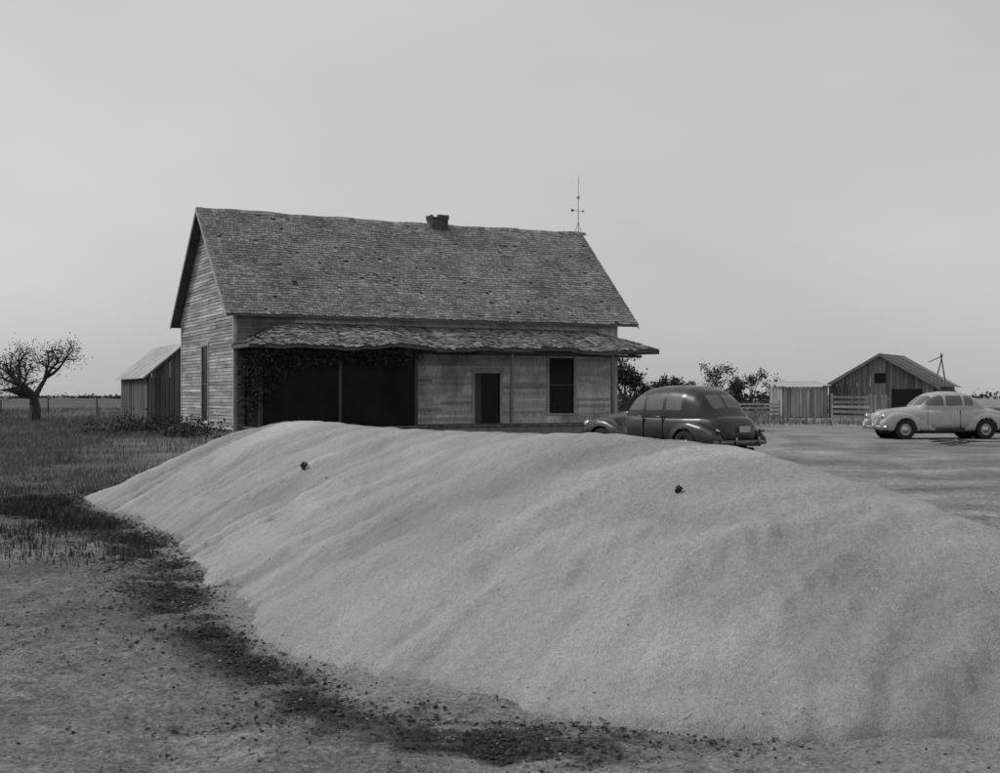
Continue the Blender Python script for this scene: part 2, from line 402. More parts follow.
for (x,y,sx,sy) in ((X0,Y0,-1,-1),(X1,Y0,1,-1),(X0,Y1,-1,1),(X1,Y1,1,1)):
    a.box(min(x+sx*.034,x-sx*.09),max(x+sx*.034,x-sx*.09),min(y,y+sy*.034),max(y,y+sy*.034),.2,4.62)
    a.box(min(x,x+sx*.034),max(x,x+sx*.034),min(y-sy*.002,y-sy*.1),max(y-sy*.002,y-sy*.1),.2,4.6)
a.box(X0+.1,X1-.1,Y0-.03,Y0-.002,4.42,4.6)
a.obj('corner_boards',M['trim'],house)
a=Acc(); a.box(X0-.0,X1+.0,Y0-.0,Y1+.0,-.2,.24); a.obj('foundation',M['wood'],house)
a=Acc();g=Acc()
def frameX(x,v0,v1,z0,z1,s=-1):
    o=x+s*.045; w=.11
    lo,hi=min(x+s*.0,o),max(x+s*.0,o)
    a.box(lo,hi,v0-w,v0,z0,z1,.6);a.box(lo,hi,v1,v1+w,z0,z1,.6);a.box(lo-.01,hi,v0-w-.03,v1+w+.03,z1,z1+.14,.6);a.box(lo-.03,hi,v0-w-.03,v1+w+.03,z0-.06,z0,.6)
    g.quad((x+.008,v0,z0),(x+.008,v0,z1),(x+.008,v1,z1),(x+.008,v1,z0))
def frameY(y,u0,u1,z0,z1,isdoor=False):
    w=.12
    a.box(u0-w,u0,y-.05,y,z0,z1,.6);a.box(u1,u1+w,y-.05,y,z0,z1,.6);a.box(u0-w-.03,u1+w+.03,y-.06,y,z1,z1+.15,.6)
    if not isdoor:
        a.box(u0-w-.03,u1+w+.03,y-.08,y,z0-.06,z0,.6)
        a.box(u0,u0+.04,y+.0,y+.03,z0,z1,.1)
    g.quad((u0,y+.035,z0),(u1,y+.035,z0),(u1,y+.035,z1),(u0,y+.035,z1))
frameX(X0,*gw); frameY(Y0,*door,isdoor=True); frameY(Y0,*win)
a.obj('window_and_door_frames',M['trim'],house); g.obj('window_panes',M['glassd'],house)
a=Acc(); zm=(gw[2]+gw[3])/2; a.box(X0-.004,X0+.02,gw[0],gw[1],zm-.02,zm+.02,.4); zm=(win[2]+win[3])/2; a.box(win[0]+.05,win[1],Y0,Y0+.03,zm-.02,zm+.02,.4)
a.obj('window_sash',M['wood'],house)
a=Acc(); a.box(9.87,10.15,Y0+.01,Y0+.03,.4,2.4); a.obj('door_leaf',M['wood'],house)
PV=-2.0;PZ=3.30;TZ=4.12;PU0=.25;PU1=16.9;HU0=2.1;HU1=15.1
ps=math.hypot(Y0-PV,TZ-PZ); sv=(0,(Y0-PV)/ps,(TZ-PZ)/ps)
acc=Acc();und=Acc()
def psag(u): return -.08*math.sin(u*.55)**2-.045*math.sin(u*1.9)-.02*math.sin(u*5.3)
shingles(acc,und,(0,PV,PZ),(1,0,0),sv,ps,lambda t:(PU0+(HU0-PU0)*t/ps,PU1-(PU1-HU1)*t/ps),miss=.11,wob=.075,sagf=psag,efull=True)
for sgn,u0,u1 in ((1,PU0,HU0),(-1,PU1,HU1)):
    for i in range(16):
        f0=i/16;f1=(i+1)/16+.02
        z0=PZ+(TZ-PZ)*f0+.03;z1=PZ+(TZ-PZ)*f1
        uA=u0+(u1-u0)*f0;uB=u0+(u1-u0)*f1
        yA=PV+(Y0-PV)*f0;yB=PV+(Y0-PV)*f1
        y=yA
        while y<Y0:
            w=random.uniform(.1,.22); y2=min(y+w,Y0)
            if random.random()>.05: acc.quad((uA,y,z0),(uB,max(y,yB),z1),(uB,max(y2,yB),z1),(uA,y2,z0))
            y=y2
    und.poly([(u0,PV,PZ-.01),(u1,Y0,TZ-.01),(u0,Y0,PZ-.01)])
acc.obj('porch_shingles',M['porchsh'],house);und.obj('porch_underlay',M['underlay'],house)
a=Acc()
m=40
for q in range(m):
    u0=PU0+.02+(PU1-PU0-.04)*q/m;u1=PU0+.02+(PU1-PU0-.04)*(q+1)/m
    z0=PZ+psag(u0);z1=PZ+psag(u1)
    a.quad((u0,PV+.03,z0-.13),(u1,PV+.03,z1-.13),(u1,PV+.03,z1-.01),(u0,PV+.03,z0-.01),.2)
    a.quad((u0,PV+.03,z0-.13),(u0,Y0-.06,PZ-.13),(u1,Y0-.06,PZ-.13),(u1,PV+.03,z1-.13),.1)
for x in (PU0+.02,PU1-.02): a.quad((x,PV+.03,PZ-.16),(x,Y0-.03,PZ-.16),(x,Y0-.03,PZ-.005),(x,PV+.03,PZ-.005),.5)
a.obj('porch_fascia',M['wood'],house)
a=Acc()
for x in (14.85,): a.box(x-.05,x+.05,-1.76,-1.66,.4,3.1,.6)
for x in (10.4,): a.box(x-.045,x+.045,-1.755,-1.665,.4,3.1,.6,rot=Matrix.Rotation(.02,3,'Y'))
a.obj('porch_posts',M['wood'],house)
a=Acc()
for x in (.75,3.6,6.5): a.box(x-.06,x+.06,-1.76,-1.64,.4,3.1,.6)
a.box(.7,16.2,-1.75,-1.65,2.98,3.08,.2)
a.obj('bay_posts',M['postdk'],house)
a=Acc(); x=.6
while x<16.2:
    w=.14; a.box(x,x+w-.008,-1.9,Y0-.04,.32+random.uniform(-.01,.01),.38); x+=w
a.box(.6,16.2,-1.86,-1.8,0,.3); a.box(9.6,11.2,-2.3,-1.92,-.02,.18)
a.obj('porch_floor',M['wood'],house)
a=Acc()
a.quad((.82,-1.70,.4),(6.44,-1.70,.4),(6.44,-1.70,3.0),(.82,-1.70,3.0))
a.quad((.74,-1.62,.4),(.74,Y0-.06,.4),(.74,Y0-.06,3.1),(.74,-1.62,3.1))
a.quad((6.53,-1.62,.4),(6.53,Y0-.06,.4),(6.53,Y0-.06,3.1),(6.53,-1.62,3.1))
a.obj('porch_shade_sheets',M['bayshade'],house)  # added dark sheets closing the bay, porch shade put into their colour
def leaves(acc,c,n,rx,ry,rz,s0=.05,s1=.12):
    for _ in range(n):
        p=Vector((random.gauss(0,.5)*rx,random.gauss(0,.5)*ry,random.gauss(0,.5)*rz))+Vector(c)
        s=random.uniform(s0,s1); d=Vector((random.gauss(0,1),random.gauss(0,1),random.gauss(0,1))).normalized(); e=d.orthogonal().normalized()
        e=(Matrix.Rotation(random.uniform(0,6.28),3,d)@e); f=d.cross(e)
        acc.quad(tuple(p-e*s),tuple(p-f*s*.5),tuple(p+e*s),tuple(p+f*s*.5))
a=Acc()
for i in range(70):
    t=random.random()
    leaves(a,(.72-.1*random.random(),random.uniform(-1.9,.2),3.1-2.3*t*t),26,.25,.3,.35,.04,.09)
for i in range(90):
    x=random.uniform(.6,6.6); leaves(a,(x,-1.82,3.10-random.random()**2*.5),22,.35,.1,.18,.04,.09)
for i in range(14):
    x=random.uniform(6.4,9); leaves(a,(x,-1.85,3.10-random.random()**3*.2),10,.3,.06,.09,.04,.08)
for i in range(26):
    x=random.uniform(.4,2.4); leaves(a,(x,-1.8+random.uniform(-.1,.3),3.0-random.random()*2.0*(1-(x-.4)/2.6)),26,.3,.15,.3,.04,.09)
a.obj('climbing_vines',M['leafd'],house)
a=Acc(); cu=10.15
for r in range(8):
    z=RZ-.4+r*.1+sag(cu); g_=.36+(.03 if r>=6 else 0)
    for s in range(4):
        for q in range(3):
            if r==7 and random.random()<.4: continue
            L_=2*g_/3; o=-g_+q*L_
            if s==0: a.box(cu+o,cu+o+L_-.012,DEP/2-g_+.05,DEP/2-g_+.15,z,z+.088)
            if s==1: a.box(cu+o,cu+o+L_-.012,DEP/2+g_-.15,DEP/2+g_-.05,z,z+.088)
            if s==2 and q<2: a.box(cu-g_,cu-g_+.1,DEP/2-.2+q*.2,DEP/2-.01+q*.2,z,z+.088)
            if s==3 and q<2: a.box(cu+g_-.1,cu+g_,DEP/2-.2+q*.2,DEP/2-.01+q*.2,z,z+.088)
a.box(cu-.25,cu+.25,DEP/2-.2,DEP/2+.2,RZ-.5,RZ+.25)
a.obj('chimney',M['brick'],house)
a=Acc(); x=LEN-.15;y=DEP/2
a.tube((x,y,RZ-.05),(x,y,RZ+2.55),.018,.010)
for s in (-1,1):
    a.tube((x+s*.22,y,RZ-.1),(x,y,RZ+.5),.010,.008)
a.tube((x-.24,y,RZ+1.0),(x+.24,y,RZ+1.0),.010,.010)
a.quad((x-.36,y,RZ+.93),(x-.2,y,RZ+.99),(x-.2,y,RZ+1.02),(x-.36,y,RZ+1.1)); a.poly([(x+.2,y,RZ+.94),(x+.33,y,RZ+1.0),(x+.2,y,RZ+1.06)])
for i in range(4):
    w=i*math.pi/4; a.tube((x-.10*math.cos(w),y,RZ+1.6-.10*math.sin(w)),(x+.10*math.cos(w),y,RZ+1.6+.10*math.sin(w)),.012,.012,n=5)
a.obj('lightning_rod',M['iron'],house)

# ---------------------------------------------------------------- plank outbuildings
def planks(acc,p0,p1,z0,topf,w=.2,out=(0,0),gap=.012,miss=0.,rag=.03):
    p0=Vector(p0);p1=Vector(p1);d=(p1-p0);Ln=d.length;d.normalize();o=Vector(out)*.02;c=0
    while c<Ln-.02:
        ww=min(random.uniform(w*.8,w*1.2),Ln-c)
        if random.random()>=miss:
            A=p0+d*(c+gap);B=p0+d*(c+ww-gap); t=random.random(); j=random.uniform(0,.6)
            q=[(A.x+o.x*(1+j),A.y+o.y*(1+j)),(B.x+o.x*(1+j),B.y+o.y*(1+j))]
            b0=z0+random.uniform(0,rag)
            acc.quad((q[0][0],q[0][1],b0),(q[1][0],q[1][1],b0),(q[1][0],q[1][1],topf(c+ww)),(q[0][0],q[0][1],topf(c)),t)
        c+=ww
shed=empty('wooden_shed',(-16.9,60,0),ang)
W=3.5;D=7.2;ez=2.55;rz=4.05
a=Acc()
planks(a,(0,0),(W,0),0,lambda c:ez+(rz-ez)*(1-abs(c-W/2)/(W/2))-.05,out=(0,-1))
planks(a,(0,D),(0,0),0,lambda c:ez-.05,out=(-1,0),miss=.03)
planks(a,(W,0),(W,D),0,lambda c:ez-.05,out=(1,0));planks(a,(0,D),(W,D),0,lambda c:ez+(rz-ez)*(1-abs(c-W/2)/(W/2))-.05,out=(0,1))
a.obj('plank_walls',M['wood'],shed)
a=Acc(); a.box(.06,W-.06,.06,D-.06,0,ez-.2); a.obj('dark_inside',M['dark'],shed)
a=Acc()
for s in (-1,1):
    n=12
    for i in range(n):
        y0=-.25+(D+.5)*i/n;y1=-.25+(D+.5)*(i+1)/n-.02; e=W/2+s*(W/2+.25); ze=ez-.25*(rz-ez)/(W/2)+random.uniform(-.015,.015)
        a.quad((e,y0,ze),(e,y1,ze),(W/2,y1,rz),(W/2,y0,rz)); a.quad((e,y0,ze-.04),(e,y1,ze-.04),(e,y1,ze),(e,y0,ze))
a.obj('board_roof',M['tin'],shed)
a=Acc()
for s in (-1,1):
    e=W/2+s*(W/2+.25); a.quad((e,-.26,ez-.33),(W/2,-.26,rz-.12),(W/2,-.26,rz-.01),(e,-.26,ez-.22))
    a.quad((e,-.25,ez-.25),(e,D+.25,ez-.25),(W/2,D+.25,rz-.04),(W/2,-.25,rz-.04))
a.obj('shed_rake',M['wood'],shed)

def px2x(p,Yd): return (p-500)/F*Yd
barn=empty('barn',(px2x(829,85),85,0),math.radians(-32))
W=7.0;D=5.6;ez=2.25;rz=4.25
a=Acc()
gt=lambda c:ez+(rz-ez)*(1-abs(c-W/2)/(W/2))-.06
planks(a,(0,0),(W,0),0,gt,w=.25,out=(0,-1),miss=.04)
planks(a,(0,D),(0,0),0,lambda c:ez-.05,w=.25,out=(-1,0));planks(a,(W,0),(W,D),0,lambda c:ez-.05,w=.25,out=(1,0));planks(a,(0,D),(W,D),0,gt,w=.25,out=(0,1))
a.obj('plank_walls',M['wood'],barn)
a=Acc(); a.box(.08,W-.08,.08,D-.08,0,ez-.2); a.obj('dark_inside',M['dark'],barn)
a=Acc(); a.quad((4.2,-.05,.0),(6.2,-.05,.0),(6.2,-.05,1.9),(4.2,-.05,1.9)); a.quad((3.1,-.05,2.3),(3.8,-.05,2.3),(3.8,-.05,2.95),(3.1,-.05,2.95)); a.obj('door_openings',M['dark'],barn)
a=Acc()
for s in (-1,1):
    n=18
    for i in range(n):
        y0=-.4+(D+.8)*i/n;y1=-.4+(D+.8)*(i+1)/n-.02; e=W/2+s*(W/2+.4); ze=ez-.4*(rz-ez)/(W/2)+random.uniform(-.03,.03)
        a.quad((e,y0,ze),(e,y1,ze),(W/2,y1,rz+.02),(W/2,y0,rz+.02))
    a.quad((e,-.42,ze-.2),(W/2,-.42,rz-.16),(W/2,-.42,rz+.03),(e,-.42,ze),.8)
a.obj('roof_boards',M['wood'],barn)
ls=empty('lean_to_shed',(px2x(783,83),83,0),0); a=Acc()
planks(a,(0,0),(2.95,0),0,lambda c:2.05,w=.25,out=(0,-1));planks(a,(0,4),(0,0),0,lambda c:2.05,w=.25,out=(-1,0));planks(a,(2.95,0),(2.95,4),0,lambda c:2.05,w=.25,out=(1,0))
a.obj('walls',M['woodlt'],ls)
a=Acc(); a.quad((-.3,-.3,2.08),(3.2,-.3,2.12),(3.2,4.2,2.5),(-.3,4.2,2.4)); a.obj('roof',M['tin'],ls)
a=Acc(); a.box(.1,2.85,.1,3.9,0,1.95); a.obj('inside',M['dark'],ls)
hp=empty('hay_derrick',(px2x(939,92),92,0),0); a=Acc()
a.tube((-.9,0,0),(.35,.2,4.5),.06,.04); a.tube((1.0,.4,0),(.2,.2,4.6),.06,.04); a.tube((.25,.2,4.35),(-.9,-.3,3.9),.04,.03)
a.obj('poles',M['bark'],hp)

def board_fence(name,p0,p1,h,mat,rails=3):
    e=empty(name,(p0[0],p0[1],0),math.atan2(p1[1]-p0[1],p1[0]-p0[0])); Ln=math.hypot(p1[0]-p0[0],p1[1]-p0[1]); a=Acc(); x=0
    while x<=Ln: a.box(x-.06,x+.06,-.06,.06,-.1,h+random.uniform(0,.2)); x+=Ln/max(1,round(Ln/2.2))
    a.obj('posts',mat,e); a=Acc()
    for i in range(rails):
        z=h*(i+.6)/rails; x=0
        while x<Ln-.1:
            x2=min(x+2.4,Ln); a.box(x,x2-.01,-.09,-.062,z-.1+random.uniform(-.03,.03),z+.06,rot=Matrix.Rotation(random.gauss(0,.012),3,'Y')); x=x2
    a.obj('rails',mat,e); return e
board_fence('corral_fence',(px2x(736,83),83),(px2x(779,83),83),1.0,M['woodlt'],4)
board_fence('corral_fence',(px2x(832,78),78),(px2x(866,78),77),1.5,M['woodlt'],5)
gte=empty('plank_gate',(px2x(866,79),79,0),0); a=Acc(); planks(a,(0,0),(1.5,0),.1,lambda c:1.5,w=.22,gap=.05,out=(0,-1)); a.box(0,1.5,0,.05,.5,.62); a.box(0,1.5,0,.05,1.2,1.32); a.obj('planks',M['woodlt'],gte)
fe=empty('field_fence',(0,0,0)); a=Acc(); prev=None
for i in range(9):
    x=-44+i*3.6; y=92+random.uniform(-.2,.2); h=1.25+random.uniform(-.1,.15)
    a.tube((x,y,-.1),(x+random.uniform(-.06,.06),y,h),.06,.05)
    if prev:
        for z in (.5,.85,1.12): a.tube((prev,92,z),(x,92,z+random.uniform(-.02,.02)),.008,.008,n=3)
    prev=x
a.obj('posts_and_wire',M['bark'],fe)
e=empty('scrap_lumber',(px2x(952,38),38,0),.3); a=Acc()
for i in range(9):
    R=Matrix.Rotation(random.uniform(-.5,.5),3,'Z')@Matrix.Rotation(random.gauss(0,.05),3,'Y'); x=random.uniform(-.8,.3);y=random.uniform(-.7,.7); z=.01+.02*i*.6
    a.box(x,x+random.uniform(.6,1.6),y,y+.10,z,z+.03,rot=R)
a.obj('boards',M['wood'],e)

# ---------------------------------------------------------------- trees
def tree(name,loc,H,R,nleaf,leafs=(.08,.16),base=.25,lean=0,mat='leaf',depth=4,spread=.6,seed=1):
    random.seed(seed); e=empty(name,loc); a=Acc(); tips=[]
    def grow(p,d,Ln,r,k):
        q=p; dd=d.copy()
        for s in range(3):
            n=q+dd*(Ln/3); a.tube(q,n,r*(1-s*.18),r*(1-(s+1)*.18),n=5,cap=False); q=n
            dd=(dd+Vector((random.gauss(0,.13),random.gauss(0,.13),random.gauss(.02,.08)))).normalized()
            if k<=1 or (k==2 and s>0): tips.append(q.copy())
        if k>0:
            for _ in range(random.choice((2,3,3)) if k<depth else 4):
                nd=(dd+Vector((random.gauss(0,spread),random.gauss(0,spread),random.gauss(.1,.25)))).normalized()
                grow(q if random.random()<.6 else p+(q-p)*random.uniform(.5,.95),nd,Ln*random.uniform(.6,.82),r*.52,k-1)
    grow(Vector((0,0,-.1)),Vector((lean,0,1)).normalized(),H*base,H*.022,depth)
    cxm=np.mean([t.x for t in tips]);cym=np.mean([t.y for t in tips])
    mx=max(t.z for t in tips); rx=max(1e-3,np.percentile([math.hypot(t.x-cxm,t.y-cym) for t in tips],90))
    fz=H*.95/mx; fr=R/rx
    def W_(t): 
        f=min(1,max(0,t[2]/mx)); return ((t[0]-cxm*f)*fr,(t[1]-cym*f)*fr,t[2]*fz)
    a.v=[W_(v) for v in a.v]; tips=[Vector(W_(t)) for t in tips]
    a.obj('trunk_and_limbs',M['bark'],e)
    b=Acc(); n=max(1,nleaf//len(tips))
    for t in tips:
        if random.random()<.18: continue
        leaves(b,t,int(n*random.uniform(.3,1.8)),R*.28,R*.28,R*.24,*leafs)
    b.obj('foliage',M[mat],e); return e
tree('yard_tree',(px2x(34,66),66,0),4.7,2.0,6500,(.03,.065),base=.10,seed=33,spread=.8)
tree('yard_tree',(px2x(627,72),72,0),4.3,1.35,4600,(.06,.12),base=.16,seed=5)
tree('orchard_tree',(px2x(668,92),92,0),2.9,1.1,1700,(.08,.15),base=.2,seed=6)
tree('orchard_tree',(px2x(717,90),90,0),3.9,1.2,1400,(.06,.12),base=.3,seed=8)
tree('orchard_tree',(px2x(752,94),94,0),3.6,1.1,1000,(.06,.12),base=.32,seed=9)
tree('orchard_tree',(px2x(775,96),96,0),3.2,.9,800,(.06,.12),base=.32,seed=10)
tree('orchard_tree',(px2x(690,97),97,0),2.6,1.2,1300,(.08,.15),base=.2,seed=12)
tree('orchard_tree',(px2x(738,99),99,0),2.6,1.2,1300,(.08,.15),base=.2,seed=13)
random.seed(21)
a=Acc()
for i in range(150):
    x=random.uniform(9,26);y=random.uniform(98,112); leaves(a,(x,y,random.uniform(.2,1.1)),34,1.0,.8,.7,.1,.22)
a.obj('background_shrubs',M['leaf'])
a=Acc()
for i in range(420):
    x=random.uniform(-420,420);y=random.uniform(480,640); h=random.uniform(.5,3.2)*(1 if x>40 else .45); leaves(a,(x,y,h*.4),16,6,3,h,.5,1.3)
a.obj('distant_tree_line',M['leaf'])
a=Acc()
for i in range(95):
    t=random.random(); x=-9.6-5.2*t+random.uniform(-1.0,.1);y=44.2+7*t+random.uniform(-2.2,.2)
    leaves(a,(x,y,random.uniform(.05,.4)),34,.5,.4,.45,.03,.09)
for i in range(50):
    leaves(a,(random.uniform(-15.5,-11),random.uniform(43,50),random.uniform(.05,.25)),26,.5,.5,.35,.03,.09)
a.obj('weeds_by_house',M['weed'])

# ---------------------------------------------------------------- grass
def grass(name,x,y,h,w,mat,z=0.):
    n=len(x); a=rng.uniform(0,math.pi,n); dx=np.cos(a)*w/2;dy=np.sin(a)*w/2
    lx=rng.normal(0,.4,n)*h;ly=rng.normal(0,.4,n)*h
    v=np.empty((n,5,3))
    v[:,0]=np.stack([x-dx,y-dy,np.zeros(n)-.04],-1);v[:,1]=np.stack([x+dx,y+dy,np.zeros(n)-.04],-1)
    v[:,2]=np.stack([x+dx*.7+lx*.35,y+dy*.7+ly*.35,h*.6],-1);v[:,3]=np.stack([x-dx*.7+lx*.35,y-dy*.7+ly*.35,h*.6],-1)
    v[:,4]=np.stack([x+lx,y+ly,h],-1)
    b=np.arange(n)*5
    f=[[i,i+1,i+2,i+3] for i in b.tolist()]+[[i+3,i+2,i+4] for i in b.tolist()]
    t=rng.random(n)
    return mk(name,v.reshape(-1,3),f,mat,tint=np.r_[t,t])
def inhouse(x,y):
    u=(x+9.63)*.894+(y-44)*.447; v=-(x+9.63)*.447+(y-44)*.894
    us=(x+16.9)*.894+(y-60)*.447; vs=-(x+16.9)*.447+(y-60)*.894
    return ((u>0)&(u<17)&(v>-2.2)&(v<9.2))|((us>-.2)&(us<3.7)&(vs>-.2)&(vs<7.4))
n=130000
y=18+62*rng.random(n)**1.1; tt=rng.uniform(-.5,-.19,n); x=tt*y
cl=fbm(x*.9,y*.9,101,4); bare=fbm(x*.35,y*.18,107,3)
sel=(x< -.262*y+.4+(fbm(x*.5,y*.5,77,3)-.5)*3)&(rng.random(n)<np.clip((cl-.34)*4,0.08,1)*np.clip((bare-.33)*6,.2,1))&(~inhouse(x,y))
x,y,cl=x[sel],y[sel],cl[sel]
grass('field_grass',x,y,rng.uniform(.04,.22,len(x))*(.4+cl)*np.clip((y-14)/16,.35,1.3),rng.uniform(.010,.026,len(x)),M['grass'])
n=80000
y=11+13*rng.random(n); tt=rng.uniform(-.5,-.22,n); x=tt*y
cl=fbm(x*1.6,y*1.3,111,4); r_,_,_=pile_raw(x,y)
sel=(r_<-.2)&(rng.random(n)<np.clip((cl-.45)*5,0.01,1)*np.exp(-((y-16.5)/3.)**2))&(x< -.29*y+.3+(fbm(x*.9,y*.9,79,3)-.5)*2)
x,y,cl=x[sel],y[sel],cl[sel]
grass('dark_weeds',x,y,rng.uniform(.02,.10,len(x))*(.4+cl),rng.uniform(.006,.016,len(x)),M['weed'])
n=50000
y=62+70*rng.random(n); x=rng.uniform(-.55,.55,n)*y
cl=fbm(x*.2,y*.2,121,3)
sel=(rng.random(n)<np.clip((cl-.35)*4,0,1))&(~inhouse(x,y))&~((x>18)&(x<35)&(y>78)&(y<96))
x,y=x[sel],y[sel]
grass('distant_grass',x,y,rng.uniform(.12,.4,len(x)),rng.uniform(.04,.08,len(x)),M['grass'])

# ---------------------------------------------------------------- cars
def loft(xs,w,zb,zt,yc=0,n=3.,ring=72,half=False):
    a=np.linspace(0,math.pi,ring) if half else np.linspace(0,2*math.pi,ring,endpoint=False)
    c,s=np.cos(a),np.sin(a)
    V=[]
    for i,x in enumerate(xs):
        e=2./n
        if half: zc=zb[i];hz=zt[i]-zb[i]
        else: zc=(zb[i]+zt[i])/2;hz=(zt[i]-zb[i])/2
        yy=yc+w[i]*np.sign(c)*np.abs(c)**e; zz=zc+hz*np.sign(s)*np.abs(s)**e
        V.append(np.stack([np.full(ring,x),yy,zz],-1))
    V=np.array(V); m=len(xs); idx=np.arange(m*ring).reshape(m,ring)
    if half: q=np.stack([idx[:-1,:-1],idx[1:,:-1],idx[1:,1:],idx[:-1,1:]],-1)
    else:
        r=np.roll(idx,-1,axis=1); q=np.stack([idx[:-1],idx[1:],r[1:],r[:-1]],-1)
    return V.reshape(-1,3),q.reshape(-1,4).tolist(),[idx[0].tolist(),idx[-1][::-1].tolist()]
def prof(xs,tab,kk=7):
    t=np.array(sorted(tab)); v=np.interp(xs,t[:,0],t[:,1]); h=np.hanning(kk+2)[1:-1];h/=h.sum()
    return np.convolve(np.pad(v,kk//2,mode='reflect',reflect_type='odd'),h,'valid')
def car(name,loc,heading,paint,coupe=False,chrome='chrome'):
    e=empty(name,loc,heading)
    WX=(1.5,-1.42);WR=.345
    def cut(V,f,ymin=.56):
        out=[]
        for q in f:
            c=V[list(q)].mean(0)
            if any((c[0]-wx)**2+(c[2]-.345)**2<.40**2 for wx in WX) and abs(c[1])>ymin: continue
            out.append(q)
        return out
    xs=np.linspace(-2.42,2.3,120)
    w=prof(xs,[(-2.42,.34),(-2.35,.54),(-2.1,.69),(-1.7,.77),(-1.2,.81),(-.5,.82),(.5,.80),(.9,.68),(1.4,.50),(1.9,.40),(2.2,.27),(2.3,.1)])
    zb=prof(xs,[(-2.42,.42),(-2.2,.34),(-1.8,.28),(1.9,.28),(2.2,.36),(2.3,.46)])
    tr=[(-2.42,.70),(-2.36,.86),(-2.2,1.0),(-1.8,1.10),(-1.2,1.11)] if not coupe else [(-2.42,.62),(-2.36,.80),(-2.15,.97),(-1.8,1.07),(-1.2,1.12)]
    zt=prof(xs,tr+[(.5,1.12),(.9,1.11),(1.4,1.07),(1.9,1.02),(2.15,.95),(2.3,.80)])
    V,f,caps=loft(xs,w,zb,zt,n=3.4); mk('body',V,cut(V,f)+caps,paint,e,smooth=True)
    if coupe:
        T=[(1.0,1.05),(.9,1.13),(.72,1.32),(.5,1.49),(.25,1.59),(-.15,1.645),(-.55,1.64),(-.95,1.57),(-1.3,1.41),(-1.6,1.22),(-1.85,1.04)]
        Wt=[(1.0,.5),(.7,.66),(.2,.73),(-.5,.74),(-1.0,.69),(-1.5,.58),(-1.85,.3)]; x0=-1.85
    else:
        T=[(1.0,1.05),(.9,1.13),(.72,1.34),(.5,1.54),(.25,1.65),(-.2,1.72),(-.8,1.73),(-1.25,1.70),(-1.55,1.60),(-1.76,1.44),(-1.92,1.22),(-2.10,1.03),(-2.28,.86)]
        Wt=[(1.0,.5),(.7,.68),(.2,.75),(-.5,.77),(-1.2,.76),(-1.7,.71),(-2.1,.60),(-2.28,.30)]; x0=-2.28
    xs=np.linspace(x0,1.0,170); w=prof(xs,Wt); zt=prof(xs,T); zb=np.full(170,.85)
    V,f,caps=loft(xs,w,zb,zt,n=3.25,ring=160,half=True)
    mi=[]
    def rr(a_,b_,A0,A1,B0,B1,r):
        if not(A0<a_<A1 and B0<b_<B1): return False
        da=max(A0+r-a_,a_-(A1-r),0);db=max(B0+r-b_,b_-(B1-r),0); return da*da+db*db<r*r
    topz=lambda x: float(np.interp(x,xs,zt))
    sidew=[(.05,.66),(-.62,-.03)]+([(-1.05,-.70)] if coupe else [(-1.22,-.70)])
    B0=1.15
    for q in f:
        c=V[q].mean(0); g=0; ax=abs(c[1]); wl=float(np.interp(c[0],xs,w)); tz=topz(c[0])
        if ax>.62*wl:
            for (A0,A1) in sidew:
                if rr(c[0],c[2],A0,A1,B0,min(1.50,tz-.10),.06): g=1
        if c[0]>.45 and rr(ax,c[2],.025,.52,1.17,1.50,.05): g=1
        lim=(-1.75,-1.05) if coupe else (-2.1,-1.4)
        if lim[0]<c[0]<lim[1] and rr(ax,c[2],.02 if not coupe else -1,.44,1.2,1.50 if not coupe else 1.42,.08): g=1
        mi.append(g)
    mk('cabin',V,f,None,e,smooth=True,mats=[paint,M['carglass']],midx=mi)
    for s in (-1,1):
        xs=np.linspace(.35,2.34,60)
        w=prof(xs,[(.35,.03),(.7,.12),(1.1,.2),(1.6,.23),(2.1,.21),(2.28,.14),(2.34,.05)]);zt=prof(xs,[(.35,.42),(.7,.58),(1.0,.76),(1.35,.90),(1.7,.94),(2.05,.87),(2.25,.72),(2.34,.58)]);zb=prof(xs,[(.35,.28),(1,.28),(2.0,.3),(2.34,.46)])
        V,f,caps=loft(xs,w,zb,zt,yc=s*.68,n=2.6,ring=56); mk('front_fender',V,cut(V,f)+caps,paint,e,smooth=True)
        xs=np.linspace(-2.44,-.7,60)
        w=prof(xs,[(-2.44,.05),(-2.3,.13),(-1.9,.19),(-1.4,.21),(-1.0,.17),(-.7,.04)]);zt=prof(xs,[(-2.44,.52),(-2.3,.66),(-1.95,.82),(-1.5,.92),(-1.15,.88),(-.9,.72),(-.7,.45)]);zb=prof(xs,[(-2.44,.42),(-2.2,.32),(-.7,.28)])
        V,f,caps=loft(xs,w,zb,zt,yc=s*.70,n=2.6,ring=56); mk('rear_fender',V,cut(V,f)+caps,paint,e,smooth=True)
        a=Acc(); a.box(-.95,.95,min(s*.70,s*.90),max(s*.70,s*.90),.27,.31); a.obj('running_board',M['tire'],e)
        for wx in WX:
            a=Acc(); a.tube((wx,s*.55,.345),(wx,s*.56,.345),.42,.42,n=24); a.tube((wx,s*.5,.5),(wx,s*.6,.5),.25,.25,n=12); a.obj('wheel_well',M['dark'],e)
            pr=[(.20,-.06),(.27,-.085),(.33,-.075),(.345,-.04),(.345,.04),(.33,.075),(.27,.085),(.20,.06)]
            n=36;V=[];f=[]
            for i in range(n):
                t=2*math.pi*i/n
                for (r,o) in pr: V.append((wx+r*math.cos(t),s*.79+o,.345+r*math.sin(t)))
            m=len(pr)
            for i in range(n):
                for j in range(m-1):
                    f.append((i*m+j,((i+1)%n)*m+j,((i+1)%n)*m+j+1,i*m+j+1))
            mk('tire',V,f,M['tire'],e,smooth=True)
            pr=[(.215,.03),(.205,.05),(.17,.035),(.12,.04),(.11,.065),(.06,.085),(.001,.09)]
            V=[];f=[];m=len(pr)
